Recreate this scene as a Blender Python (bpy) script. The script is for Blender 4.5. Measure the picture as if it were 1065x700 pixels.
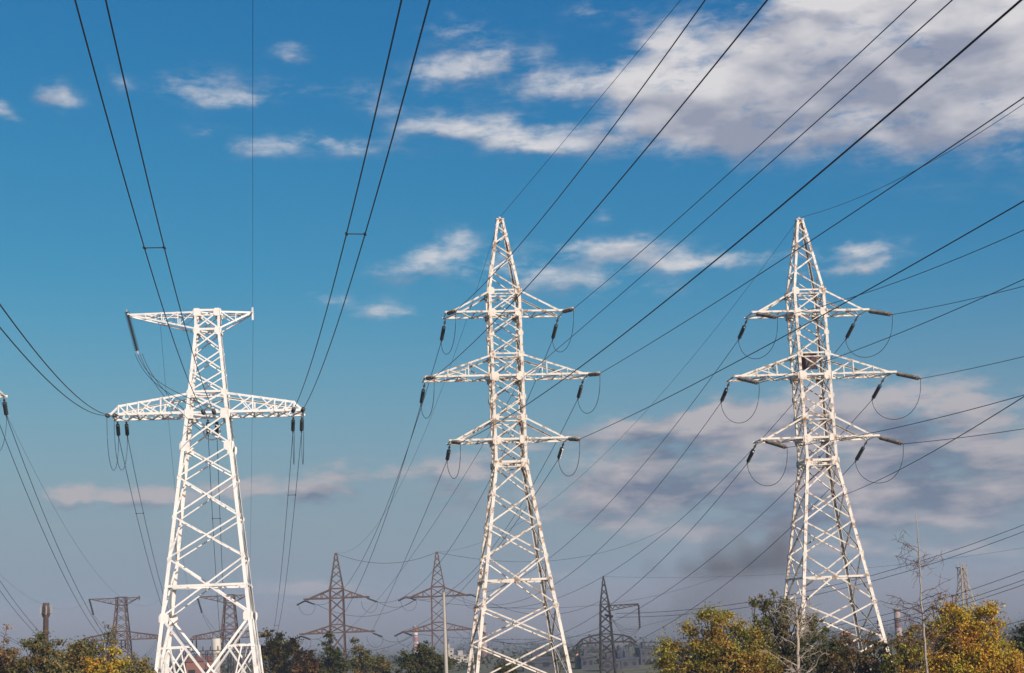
import bpy, math, random
import numpy as np
from mathutils import Vector, Matrix
rnd = random.Random(7)
R = math.radians
for o in list(bpy.data.objects): bpy.data.objects.remove(o)
scene = bpy.context.scene
col = scene.collection

# ------------------------------------------------------------ camera
F, PITCH, ROLL, CAMZ = 1623.0, 0.18243, 0.041086, 6.0
cam_d = bpy.data.cameras.new('camera'); cam = bpy.data.objects.new('camera', cam_d); col.objects.link(cam)
cam_d.sensor_fit = 'HORIZONTAL'; cam_d.sensor_width = 36; cam_d.lens = 36*F/1065
cam_d.clip_start = .1; cam_d.clip_end = 30000
r0 = Vector((1,0,0)); u0 = Vector((0,-math.sin(PITCH),math.cos(PITCH)))
cR = r0*math.cos(ROLL)-u0*math.sin(ROLL); cU = r0*math.sin(ROLL)+u0*math.cos(ROLL); cB = cR.cross(cU)
M3 = Matrix((cR,cU,cB)).transposed().to_4x4(); M3.translation = (0,0,CAMZ); cam.matrix_world = M3
scene.camera = cam
def ray_dir(u, v):
    X = u-532.5; Y = 350-v
    return (cR*X+cU*Y-cB*F).normalized()
def at(u, v, Y):
    d = ray_dir(u, v); return Vector((0,0,CAMZ))+d*(Y/d.y)

# ------------------------------------------------------------ render / view
scene.view_settings.view_transform = 'Standard'; scene.view_settings.look = 'None'
scene.view_settings.exposure = 0.0; scene.view_settings.gamma = 1.0
scene.render.resolution_x = 1024; scene.render.resolution_y = 673

# ------------------------------------------------------------ sun and sky
SUN_EL, SUN_ROT = R(24), R(143)
sun_d = bpy.data.lights.new('sun', 'SUN'); sun_d.energy = 4.7; sun_d.angle = R(.5); sun_d.color = (1,.93,.82)
sun = bpy.data.objects.new('sun', sun_d); col.objects.link(sun)
sv = Vector((math.sin(SUN_ROT)*math.cos(SUN_EL), math.cos(SUN_ROT)*math.cos(SUN_EL), math.sin(SUN_EL)))
sun.rotation_euler = sv.to_track_quat('Z', 'Y').to_euler(); sun.location = (60,-80,120)

world = bpy.data.worlds.new('World'); scene.world = world; world.use_nodes = True
nt = world.node_tree; nt.nodes.clear(); N = nt.nodes; LK = nt.links
def val(x, sock, tree=None):
    if isinstance(x, (int,float)): sock.default_value = x
    elif isinstance(x, (tuple,list)): sock.default_value = x
    else: (tree or LK).new(x, sock)
def mth(op, a, b=None, c=None, clamp=False, t=None):
    n = (t or nt).nodes.new('ShaderNodeMath'); n.operation = op; n.use_clamp = clamp
    for i, x in enumerate((a,b,c)):
        if x is not None: val(x, n.inputs[i], (t or nt).links)
    return n.outputs[0]
def vmth(op, a, b=None, t=None):
    n = (t or nt).nodes.new('ShaderNodeVectorMath'); n.operation = op
    val(a, n.inputs[0], (t or nt).links)
    if b is not None: val(b, n.inputs[1], (t or nt).links)
    return n.outputs['Value'] if op in ('DOT_PRODUCT','LENGTH') else n.outputs[0]
def mixc(f, a, b, t=None):
    n = (t or nt).nodes.new('ShaderNodeMix'); n.data_type = 'RGBA'
    val(f, n.inputs[0], (t or nt).links)
    for s, x in ((6,a),(7,b)):
        if isinstance(x, (tuple,list)): n.inputs[s].default_value = (*x[:3],1)
        else: (t or nt).links.new(x, n.inputs[s])
    return n.outputs[2]
def sstep(x, a, b):
    n = N.new('ShaderNodeMapRange'); n.interpolation_type = 'SMOOTHSTEP'
    LK.new(x, n.inputs[0]); n.inputs[1].default_value = a; n.inputs[2].default_value = b
    return n.outputs[0]
sky = N.new('ShaderNodeTexSky'); sky.sky_type = 'NISHITA'; sky.sun_disc = False
sky.sun_elevation = SUN_EL; sky.sun_rotation = SUN_ROT; sky.altitude = 100
sky.air_density = 1.0; sky.dust_density = 1.2; sky.ozone_density = 1.5
tc = N.new('ShaderNodeTexCoord'); sep = N.new('ShaderNodeSeparateXYZ'); LK.new(tc.outputs['Generated'], sep.inputs[0])
az = mth('ARCTAN2', sep.outputs[0], sep.outputs[1]); el = mth('ARCSINE', sep.outputs[2])
cb = N.new('ShaderNodeCombineXYZ'); LK.new(az, cb.inputs[0]); LK.new(el, cb.inputs[1]); P0 = cb.outputs[0]
def noise(vec, scale, detail, rough, dist=0.0):
    n = N.new('ShaderNodeTexNoise'); LK.new(vec, n.inputs['Vector']); n.inputs['Scale'].default_value = scale
    n.inputs['Detail'].default_value = detail; n.inputs['Roughness'].default_value = rough; n.inputs['Distortion'].default_value = dist
    return n
# warp the coordinates a little so that no bank of cloud keeps a plain outline
wn = noise(P0, 9, 3, .6); wv = vmth('MULTIPLY', vmth('SUBTRACT', wn.outputs['Color'], (.5,.5,.5)), (.07,.03,0))
wn2 = noise(P0, 38, 3, .6); wv2 = vmth('MULTIPLY', vmth('SUBTRACT', wn2.outputs['Color'], (.5,.5,.5)), (.022,.011,0))
P1 = vmth('ADD', vmth('ADD', P0, wv), wv2)
BL = [ # centre, half size (in pixels of the photograph's field of view), strength
 (935,35,95,45,1.2),(1025,50,80,60,1.2),(840,50,70,34,0.9),(765,90,50,32,1),(705,90,50,20,1),(870,105,100,26,1.1),(985,120,80,24,1),
 (635,85,40,13,0.8),(570,88,35,8,0.63),(690,42,34,14,0.8),(665,128,36,14,0.8),(620,18,26,8,0.5),(850,4,30,8,0.7),(775,130,60,14,0.8),
 (500,62,42,11,0.9),(480,30,32,8,0.54),(500,132,50,13,0.9),(455,124,26,8,0.476),(590,150,50,8,0.63),(545,145,40,9,0.63),(440,70,20,8,0.34),
 (205,80,36,10,0.646),(245,97,42,7,0.544),(60,97,12,8,0.68),(4,121,18,6,0.68),(117,78,10,8,0.34),(305,48,16,5,0.408),(308,60,11,4,0.476),
 (213,132,18,5,0.408),(278,150,24,8,0.578),(358,150,34,7,0.646),(345,88,46,9,0.306),(390,105,16,6,0.34),(445,95,26,8,0.34),
 (443,273,22,8,0.68),(415,285,24,7,0.612),(475,253,20,8,0.544),(500,282,34,13,0.63),(590,290,38,10,0.765),(400,323,28,7,0.612),(338,307,18,6,0.476),
 (640,257,48,9,1),(730,269,58,7,1.05),(620,222,10,5,0.6),(665,300,40,7,0.4),(895,255,28,6,1),(895,272,34,5,0.9),
 (890,412,70,14,1.04),(965,435,42,15,1.04),(720,445,70,11,1.04),(800,455,150,22,1.15),(950,470,95,24,1.27),(860,500,150,16,1.27),(700,492,75,12,0.918),
 (985,510,75,11,1.04),(930,540,110,9,0.977),(640,515,50,11,0.858),(780,540,110,12,0.689),(600,535,40,8,0.698),(480,490,40,9,1.3),(470,520,28.8,10,0.838),
 (990,568,75,9,0.803),(860,575,90,9,0.574),(350,505,27,11,1.7),(265,505,34,8,1.3),(150,513,36,9,1.2),(65,514,30,7,1.4),
 (570,600,48,7,0.698),(330,608,36.8,6,1.04),(330,616,56,6,0.629),(190,580,27.2,5,0.419),(545,470,24,5,0.559),(1010,595,70,7,0.574),(700,602,70,6,0.517),(70,632,40,5,0.489)]
def vmad(a, b_, c_):
    n = N.new('ShaderNodeVectorMath'); n.operation = 'MULTIPLY_ADD'; LK.new(a, n.inputs[0]); n.inputs[1].default_value = b_; n.inputs[2].default_value = c_
    return n.outputs[0]
def field(P):
    "sum of soft banks; the running sum rides in the z of the coordinate, so each bank follows the last"
    c = vmth('MULTIPLY', P, (1,1,0))
    for (u, v, hx, hy, a) in BL:
        d = ray_dir(u, v); ca = math.atan2(d.x, d.y); ce = math.asin(d.z); sx, sy = F/hx/1.4, F/hy/1.45
        q = vmad(c, (sx,sy,0), (-ca*sx,-ce*sy,0))
        g = mth('EXPONENT', mth('MULTIPLY_ADD', vmth('DOT_PRODUCT', q, q), -1, math.log(a)))
        k = N.new('ShaderNodeCombineXYZ'); LK.new(g, k.inputs[2]); c = vmth('ADD', c, k.outputs[0])
    s_ = N.new('ShaderNodeSeparateXYZ'); LK.new(c, s_.inputs[0]); return s_.outputs[2]
Msum = field(P1); Mup = field(vmth('ADD', P1, (.0045,.0075,0)))
st = vmth('MULTIPLY', P0, (1,1.9,1)); st2 = vmth('ADD', st, (.006,.014,0))
nA = noise(st, 20, 8, .56, .2).outputs[0]; nC = noise(st, 11, 4, .5, .1).outputs[0]; nB = noise(vmth('ADD', st, (.010,.022,0)), 11, 4, .5, .1).outputs[0]
nW = noise(vmth('MULTIPLY', P0, (1,3.0,1)), 60, 6, .62, .3).outputs[0]
low = sstep(el, R(14), R(6))            # banks near the horizon are duller and more purple
nS = noise(vmth('MULTIPLY', P0, (1,3.4,1)), 17, 6, .55, .3).outputs[0]
gate = mth('MULTIPLY_ADD', mth('MINIMUM', mth('MULTIPLY', Msum, 2.5), 1.0), .85, .15)
dens_raw = mth('ADD', mth('MINIMUM', Msum, 1.25), mth('MULTIPLY', gate, mth('ADD', mth('MULTIPLY', mth('SUBTRACT', nA, .5), 2.4), mth('MULTIPLY', mth('SUBTRACT', nW, .5), 1.5))))
dens_raw = mth('ADD', dens_raw, mth('MULTIPLY', mth('MULTIPLY', mth('SUBTRACT', nS, .53), gate), mth('MULTIPLY_ADD', low, 2.1, .5)))
dens = mth('MULTIPLY', sstep(dens_raw, .02, 1.30), mth('MULTIPLY_ADD', sstep(Msum, .15, 1.5), .42, .62), clamp=True)
lit = mth('ADD', mth('MULTIPLY', mth('SUBTRACT', Msum, Mup), .85), mth('ADD', mth('MULTIPLY', mth('SUBTRACT', nC, nB), 3.0), mth('ADD', mth('MULTIPLY', mth('SUBTRACT', nS, .5), mth('MULTIPLY_ADD', low, 2.6, 1.0)), mth('MULTIPLY', mth('SUBTRACT', nA, .5), .6))))
thick = sstep(Msum, 1.1, 3.0)
shade = mth('ADD', mth('ADD', .62, lit), mth('MULTIPLY', thick, -.50), clamp=True)
bright = mixc(low, (.80,.76,.75), (.50,.45,.465))
dark = mixc(low, (.33,.34,.42), (.145,.172,.255))
ccol = mixc(shade, dark, bright)
hs = N.new('ShaderNodeHueSaturation'); hs.inputs['Hue'].default_value = .485; hs.inputs['Saturation'].default_value = 1.12
hs.inputs['Value'].default_value = 1.0; LK.new(sky.outputs[0], hs.inputs['Color'])
SKYK = .085
skyc = vmth('MULTIPLY', hs.outputs[0], (SKYK*.42, SKYK*.785, SKYK*.97))
sp = N.new('ShaderNodeSeparateColor'); LK.new(skyc, sp.inputs[0]); cc_ = N.new('ShaderNodeCombineColor')      # deep, slightly teal polarised blue
LK.new(mth('MULTIPLY', mth('POWER', sp.outputs[0], 1.9), 6.3), cc_.inputs[0]); LK.new(sp.outputs[1], cc_.inputs[1])
LK.new(mth('MULTIPLY', mth('POWER', sp.outputs[2], .5), .70), cc_.inputs[2]); skyc = cc_.outputs[0]
skyc = mixc(mth('MULTIPLY', sstep(el, R(13.5), R(-.5)), .95), skyc, (.255,.315,.375))     # dusty industrial air low down
world.cycles.sampling_method = 'MANUAL'; world.cycles.sample_map_resolution = 128
fin = mixc(mth('MULTIPLY', dens, .88), skyc, ccol)
bg = N.new('ShaderNodeBackground'); LK.new(fin, bg.inputs[0]); bg.inputs[1].default_value = 1.0
wo = N.new('ShaderNodeOutputWorld'); LK.new(bg.outputs[0], wo.inputs[0])

# ------------------------------------------------------------ materials
def mat(name, base, rough=.6, metal=0, var=None, scale=3.0, thr=(.55,.7), bump=0, spec=.3, vec='Object', fine=None):
    m = bpy.data.materials.new(name); m.use_nodes = True; t = m.node_tree; b = t.nodes['Principled BSDF']
    b.inputs['Roughness'].default_value = rough; b.inputs['Metallic'].default_value = metal
    b.inputs['Specular IOR Level'].default_value = spec
    tcn = t.nodes.new('ShaderNodeTexCoord')
    c = (*base,1)
    n1 = t.nodes.new('ShaderNodeTexNoise'); t.links.new(tcn.outputs[vec], n1.inputs[0]); n1.inputs['Scale'].default_value = scale
    n1.inputs['Detail'].default_value = 6; n1.inputs['Roughness'].default_value = .65
    n2 = t.nodes.new('ShaderNodeTexNoise'); t.links.new(tcn.outputs[vec], n2.inputs[0]); n2.inputs['Scale'].default_value = scale*.23
    n2.inputs['Detail'].default_value = 3
    cc = mixc(n2.outputs[0], tuple(x*.86 for x in base), tuple(min(1,x*1.1) for x in base), t)
    if fine:
        n3 = t.nodes.new('ShaderNodeTexNoise'); t.links.new(tcn.outputs[vec], n3.inputs[0]); n3.inputs['Scale'].default_value = scale*6
        cc = mixc(mth('MULTIPLY', n3.outputs[0], .6, t=t), cc, fine, t)
    if var:
        mr = t.nodes.new('ShaderNodeMapRange'); mr.interpolation_type = 'SMOOTHSTEP'
        t.links.new(n1.outputs[0], mr.inputs[0]); mr.inputs[1].default_value = thr[0]; mr.inputs[2].default_value = thr[1]
        cc = mixc(mr.outputs[0], cc, var, t)
    t.links.new(cc, b.inputs['Base Color'])
    if bump:
        bp = t.nodes.new('ShaderNodeBump'); bp.inputs['Strength'].default_value = bump; t.links.new(n1.outputs[0], bp.inputs['Height'])
        t.links.new(bp.outputs[0], b.inputs['Normal'])
    return m
M_white = mat('white_paint', (.76,.75,.71), .45, var=(.36,.28,.20), scale=1.5, thr=(.58,.74))
M_cream = mat('weathered_shaded_white_paint', (.69,.65,.57), .5, var=(.25,.16,.10), scale=1.7, thr=(.49,.63))  # brown is rust, spread further to stand in for shade on inner flanges
M_rust = mat('brown_steel', (.105,.062,.048), .7, var=(.09,.06,.05), scale=1.2, thr=(.45,.6))
M_dark = mat('dark_steel', (.032,.028,.028), .7, scale=1.2)
M_beige = mat('pale_steel', (.30,.24,.18), .6, scale=1.2)
M_wire = mat('aluminium_cable', (.045,.047,.05), .55, .3)
M_glass = mat('dark_glass_insulator', (.035,.045,.045), .2, 0, spec=.5)
M_porc = mat('brown_porcelain', (.14,.115,.09), .35, 0, spec=.5, var=(.27,.24,.20), scale=2.5, thr=(.45,.6))
M_galv = mat('galvanised_steel', (.22,.21,.20), .5, .4)
M_maroon = mat('maroon_plate', (.035,.014,.022), .5)
M_conc = mat('concrete', (.36,.34,.31), .8, var=(.24,.22,.2), scale=2)
M_bark = mat('bark', (.10,.075,.055), .9, var=(.05,.04,.03), scale=5, thr=(.4,.6), bump=.4)
M_birch = mat('birch_bark', (.34,.31,.27), .8, var=(.10,.08,.07), scale=3.2, thr=(.56,.66))
M_twig = mat('fine_twigs', (.15,.085,.07), .9)
M_pale = mat('pale_wood', (.40,.34,.27), .85, var=(.18,.14,.10), scale=3)
M_ground = mat('dry_grass_earth', (.13,.12,.06), .95, var=(.20,.16,.09), scale=.12, thr=(.4,.65), vec='Object', bump=.3, fine=(.09,.10,.045))

def leaf_mat(name, c1, c2, c3, scale=.55, thr=.5):
    m = bpy.data.materials.new(name); m.use_nodes = True; t = m.node_tree; t.nodes.clear()
    tcn = t.nodes.new('ShaderNodeTexCoord'); n1 = t.nodes.new('ShaderNodeTexNoise'); t.links.new(tcn.outputs['Object'], n1.inputs[0])
    n1.inputs['Scale'].default_value = scale; n1.inputs['Detail'].default_value = 3
    ge = t.nodes.new('ShaderNodeNewGeometry')
    f = mth('ADD', n1.outputs[0], mth('MULTIPLY', mth('SUBTRACT', ge.outputs['Random Per Island'], .5, t=t), .34, t=t), t=t)
    rp = t.nodes.new('ShaderNodeValToRGB'); t.links.new(f, rp.inputs[0]); e = rp.color_ramp.elements
    e[0].position = thr-.16; e[0].color = (*c1,1); e[1].position = thr+.16; e[1].color = (*c3,1)
    k = e.new(thr); k.color = (*c2,1)
    br = mth('ADD', mth('MULTIPLY', mth('FRACT', mth('MULTIPLY', ge.outputs['Random Per Island'], 17.3, t=t), t=t), .7, t=t), .62, t=t)
    sc = t.nodes.new('ShaderNodeVectorMath'); sc.operation = 'SCALE'; t.links.new(rp.outputs[0], sc.inputs[0]); t.links.new(br, sc.inputs['Scale'])
    d = t.nodes.new('ShaderNodeBsdfDiffuse'); tr = t.nodes.new('ShaderNodeBsdfTranslucent')
    t.links.new(sc.outputs[0], d.inputs[0]); t.links.new(sc.outputs[0], tr.inputs[0])
    mx = t.nodes.new('ShaderNodeMixShader'); mx.inputs[0].default_value = .3
    t.links.new(d.outputs[0], mx.inputs[1]); t.links.new(tr.outputs[0], mx.inputs[2])
    o = t.nodes.new('ShaderNodeOutputMaterial'); t.links.new(mx.outputs[0], o.inputs[0])
    return m
LM_gold = leaf_mat('golden_leaves', (0.462,0.212,0.048), (0.654,0.424,0.057), (0.385,0.366,0.057))
LM_orange = leaf_mat('orange_yellow_leaves', (0.372,0.180,0.048), (0.456,0.372,0.072), (0.216,0.240,0.060), thr=.52)
LM_olive = leaf_mat('olive_leaves', (0.240,0.151,0.064), (0.190,0.179,0.060), (0.114,0.131,0.051))
LM_green = leaf_mat('dull_green_leaves', (0.142,0.113,0.045), (0.094,0.109,0.038), (0.064,0.084,0.030))
LM_tan = leaf_mat('tan_leaves', (0.312,0.234,0.104), (0.286,0.234,0.078), (0.156,0.156,0.052))
LM_red = leaf_mat('brown_leaves', (0.338,0.169,0.085), (0.254,0.169,0.074), (0.190,0.159,0.064))
LM_woods = leaf_mat('far_woods', (.07,.055,.03), (.05,.055,.028), (.035,.045,.025), scale=.05)

# ------------------------------------------------------------ mesh builder
class MB:
    def __init__(s): s.v = []; s.f = []
    def add(s, vs, fs):
        k = len(s.v); s.v += [tuple(x) for x in vs]; s.f += [tuple(i+k for i in f) for f in fs]
    def prism(s, p0, p1, prof, u, v):
        p0 = Vector(p0); p1 = Vector(p1); n = len(prof)
        vs = [p0+u*a+v*b for a, b in prof]+[p1+u*a+v*b for a, b in prof]
        s.add(vs, [(i,(i+1)%n,(i+1)%n+n,i+n) for i in range(n)]+[tuple(range(n-1,-1,-1)), tuple(range(n,2*n))])
    def ell(s, p0, p1, u, v, w, t=.03):
        "rolled angle bar: corner on the line p0-p1, flanges along u and v"
        d = (Vector(p1)-Vector(p0)).normalized(); u = Vector(u); v = Vector(v)
        u = (u-d*u.dot(d)).normalized(); v = v-d*v.dot(d); v = (v-u*v.dot(u)).normalized()
        s.prism(p0, p1, [(0,0),(w,0),(w,t),(t,t),(t,w),(0,w)], u, v)
    def bar(s, p0, p1, w, h=None, up=(0,0,1)):
        d = (Vector(p1)-Vector(p0)).normalized(); up = Vector(up)
        if abs(d.dot(up)) > .98: up = Vector((0,1,0))
        u = d.cross(up).normalized(); v = u.cross(d); h = h or w
        s.prism(p0, p1, [(-w/2,-h/2),(w/2,-h/2),(w/2,h/2),(-w/2,h/2)], u, v)
    def box(s, x0, x1, y0, y1, z0, z1):
        s.add([(x0,y0,z0),(x1,y0,z0),(x1,y1,z0),(x0,y1,z0),(x0,y0,z1),(x1,y0,z1),(x1,y1,z1),(x0,y1,z1)],
              [(0,3,2,1),(4,5,6,7),(0,1,5,4),(1,2,6,5),(2,3,7,6),(3,0,4,7)])
    def tube(s, pts, rad, n=5):
        pts = [Vector(p) for p in pts]; k0 = len(s.v); m = len(pts)
        for i, p in enumerate(pts):
            d = (pts[min(i+1,m-1)]-pts[max(i-1,0)]).normalized()
            a = d.cross(Vector((0,0,1)) if abs(d.z) < .9 else Vector((1,0,0))).normalized(); b = d.cross(a)
            r_ = rad[i] if isinstance(rad, (list,tuple)) else rad
            for j in range(n):
                t = 2*math.pi*j/n; s.v.append(tuple(p+a*math.cos(t)*r_+b*math.sin(t)*r_))
        for i in range(m-1):
            for j in range(n):
                s.f.append((k0+i*n+j, k0+i*n+(j+1)%n, k0+(i+1)*n+(j+1)%n, k0+(i+1)*n+j))
        s.f.append(tuple(k0+j for j in range(n-1,-1,-1))); s.f.append(tuple(k0+(m-1)*n+j for j in range(n)))
    def build(s, name, m, parent=None, loc=None, smooth=False):
        me = bpy.data.meshes.new(name); me.from_pydata(s.v, [], s.f); me.validate(); me.update()
        if smooth:
            for p in me.polygons: p.use_smooth = True
        me.materials.append(m); o = bpy.data.objects.new(name, me); col.objects.link(o)
        if parent: o.parent = parent
        if loc is not None: o.location = loc
        return o
def tag(o, label=None, cat=None, group=None, kind=None):
    if label: o['label'] = label
    if cat: o['category'] = cat
    if group: o['group'] = group
    if kind: o['kind'] = kind
    return o
def empty(name, loc, rz=0):
    o = bpy.data.objects.new(name, None); col.objects.link(o); o.location = loc; o.rotation_euler = (0,0,rz); o.empty_display_size = .5
    return o
def lerp(a, b, t): return Vector(a)+(Vector(b)-Vector(a))*t

# ------------------------------------------------------------ ground
def gz(x, y):
    t = min(1, max(0, (y-178)/75)); return -6*t*t*(3-2*t) - .9*min(1,max(0,(x-14)/12))*(1-t)
g = MB(); xs = [-6000,-3000,-900,-400]+list(range(-200,201,8))+[400,900,3000,6000]
ys = [-400,-100]+list(range(-40,281,8))+[300,350,420,520,700,1000,1500,2500,4500,9000]
for y in ys:
    for x in xs:
        n_ = .12*math.sin(x*.31+y*.17)*math.cos(y*.23-x*.11) if abs(x) < 190 and 0 < y < 290 else 0
        g.v.append((x,y,gz(x,y)+n_))
for j in range(len(ys)-1):
    for i in range(len(xs)-1):
        k = j*len(xs)+i; g.f.append((k,k+1,k+1+len(xs),k+len(xs)))
tag(g.build('ground', M_ground, smooth=True), kind='structure')

# ------------------------------------------------------------ lattice towers
FACES = [((-1,-1),(1,-1)), ((1,-1),(1,1)), ((1,1),(-1,1)), ((-1,1),(-1,-1))]
def body_legs(prof, root, m, w0, w1, plates=()):
    "prof: [(z, half width)] from the ground up; one mesh per leg"
    for sx, sy in ((-1,-1),(1,-1),(1,1),(-1,1)):
        b = MB()
        for i in range(len(prof)-1):
            (z0,h0),(z1,h1) = prof[i], prof[i+1]
            w = w0+(w1-w0)*i/max(1,len(prof)-2)
            b.ell((sx*h0,sy*h0,z0), (sx*h1,sy*h1,z1+.02), (-sx,0,0), (0,-sy,0), w, w*.11)
        leg_plates(b, hwf(prof), sx, sy, plates); b.build('leg', m, root)
def hwf(prof):
    def f(z):
        for (z0,h0),(z1,h1) in zip(prof[:-1], prof[1:]):
            if z <= z1+1e-6: return h0+(h1-h0)*(z-z0)/(z1-z0)
        return prof[-1][1]
    return f
def corner(f, s, z): h = f(z); return Vector((s[0]*h, s[1]*h, z))
def inward(A, B): return -Vector(((A[0]+B[0])/2,(A[1]+B[1])/2,0))
def bracing(f, zs, w, b, x=True, inset=.05, alt=0):
    for k in range(len(zs)-1):
        z0, z1 = zs[k], zs[k+1]
        for q, (A, B) in enumerate(FACES):
            n_ = inward(A,B); off = n_*inset; off2 = n_*(inset+.05)
            p = [corner(f,A,z0)+off, corner(f,B,z0)+off, corner(f,B,z1)+off, corner(f,A,z1)+off]
            up = Vector((0,0,1))
            if x:
                b.ell(p[0], p[2], up, n_, w, w*.13)
                b.ell(p[1]+n_*.06, p[3]+n_*.06, up, n_, w, w*.13)
            elif (k+q//2+alt) % 2: b.ell(p[0], p[2], up, n_, w, w*.13)
            else: b.ell(p[1], p[3], up, n_, w, w*.13)
def ring(f, z, w, b, cross=False, inset=.03):
    for A, B in FACES:
        n_ = inward(A,B); b.ell(corner(f,A,z)+n_*inset, corner(f,B,z)+n_*inset, (0,0,1), n_, w, w*.13)
    if cross: b.bar(corner(f,(-1,-1),z), corner(f,(1,1),z), w*.7); b.bar(corner(f,(1,-1),z+.08), corner(f,(-1,1),z+.08), w*.7)
def leg_plates(b, f, sx, sy, items):
    "plates bolted to a leg at its joints, outside both flanges"
    for z, s in items:
        h = f(z); x = sx*(h-s*.32); y = sy*(h+.014)
        b.add([(x+a*s*.5, y+e*.012, z+c*s*.5) for e in (-1,1) for a, c in ((-1,-.7),(-.55,-1),(.8,-1),(1,-.3),(1,.6),(.5,1),(-.7,1),(-1,.5))],
              [tuple(range(7,-1,-1)), tuple(range(8,16))]+[(i,(i+1)%8,(i+1)%8+8,i+8) for i in range(8)])
        x = sx*(h+.014); y = sy*(h-s*.3)
        b.box(x-.012, x+.012, y-s*.4, y+s*.4, z-s*.42, z+s*.42)

def plain_arm(f, z, zt, a, root, m, sx, posts=(), w=.2, wb=.11):
    "one cross arm: two flat trusses (near and far) with a laced floor between them"
    b = MB(); h0 = f(z); h1 = f(zt)
    tip = a-.5
    for sy in (-1,1):
        b.ell((sx*h0,sy*h0,z), (sx*a,sy*h0,z), (0,0,1), (0,-sy,0), w, .025)
        T0 = Vector((sx*h1,sy*h1,zt)); T1 = Vector((sx*tip,sy*h0*.98,z+.1))
        b.ell(T0, T1, (0,0,-1), (0,-sy,0), w*.85, .022)
        lx = [h0]+list(posts)+[tip]
        for i in range(1, len(lx)-1):
            tt = (lx[i]-h1)/(tip-h1); top = lerp(T0, T1, tt)
            b.bar((sx*lx[i],sy*(h0-.03),z+.05), top, wb)
        for i in range(len(lx)-2):
            tt = (lx[i+1]-h1)/(tip-h1); top = lerp(T0, T1, tt)
            b.bar((sx*lx[i],sy*(h0-.05),z+.08), top+Vector((0,-sy*.04,0)), wb)
    n_ = max(3, int((a-h0)/1.45)); X = [h0+(a-.15-h0)*i/n_ for i in range(n_+1)]
    for i in range(n_):
        s_ = 1 if i % 2 else -1
        b.bar((sx*X[i],s_*(h0-.05),z+.04), (sx*X[i+1],-s_*(h0-.05),z+.04), wb)
    for i in (0,n_//2,n_): b.bar((sx*X[i],-h0+.03,z+.10), (sx*X[i],h0-.03,z+.10), wb)
    b.build('cross_arm', m, root)

def footings(f, root, z=0):
    for sx in (-1,1):
        for sy in (-1,1):
            b = MB(); h = f(z)+.02; b.box(sx*h-.55, sx*h+.55, sy*h-.55, sy*h+.55, z-1.2, z+.25)
            b.box(sx*h-.38, sx*h+.38, sy*h-.38, sy*h+.38, z+.25, z+.42); b.build('footing', M_conc, root)

ZL, ZM, ZU = 24.276, 30.780, 37.383; ZB = ZL-2.313; TIE = 2.2516; ZA = ZU+10.154
def double_circuit(name, label, loc, rz, m, plate=False):
    root = empty(name, loc, rz); tag(root, label, 'tower', 'white steel power line towers')
    prof = [(0,4.864),(ZB,1.641),(ZU+TIE,1.657),(ZA,.347)]; f = hwf(prof)
    body_legs(prof, root, m, .31, .25, [(7.7,.55),(12.6,.45),(15.8,.4),(18.9,.4),(ZB,.85),(ZL,.85),(ZL+TIE,.7),((ZL+TIE+ZM)/2,.6),(ZM,.9),(ZM+TIE,.6),((ZM+TIE+ZU)/2,.5),(ZU,.8),(ZU+TIE,.75)])
    b = MB()
    bracing(f, [0,4.1,7.7,12.6,15.8,18.9,ZB], .145, b); ring(f, 10.2, .2, b, True); ring(f, ZB, .24, b, True)
    ring(f, ZB-.45, .12, b)
    zs = [ZB,ZL,ZL+TIE,(ZL+TIE+ZM)/2,ZM,ZM+TIE,(ZM+TIE+ZU)/2,ZU,ZU+TIE]
    bracing(f, zs, .12, b)
    for z in (ZL+TIE, ZM+TIE, ZU+TIE): ring(f, z, .16, b); ring(f, z-.35, .1, b)
    for z in (ZL,ZM,ZU): ring(f, z, .2, b, True)
    b.build('bracing', m, root)
    b = MB(); z = ZU+TIE; H = ZA-z
    bracing(f, [z,z+.26*H,z+.47*H,z+.64*H,z+.78*H,z+.9*H,ZA-.1], .13, b, x=False)
    b.box(-.42,.42,-.42,.42,ZA-.04,ZA+.05); b.bar((0,0,ZA), (0,0,ZA+.3), .2)
    b.build('earth_wire_peak', m, root)
    for sx in (-1,1):
        plain_arm(f, ZU, ZU+TIE, 6.213, root, m, sx)
        plain_arm(f, ZM, ZM+TIE, 8.55, root, m, sx, posts=(4.0,6.1))
        plain_arm(f, ZL, ZL+TIE, 6.19, root, m, sx)
    footings(f, root)
    if plate:
        b = MB(); b.box(-.9,1.15,1.40,1.46,ZM+1.05,ZM+2.75); o = b.build('warning_plate', M_maroon, root); o['label'] = 'dark maroon square plate inside the lattice'
    return root

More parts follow.
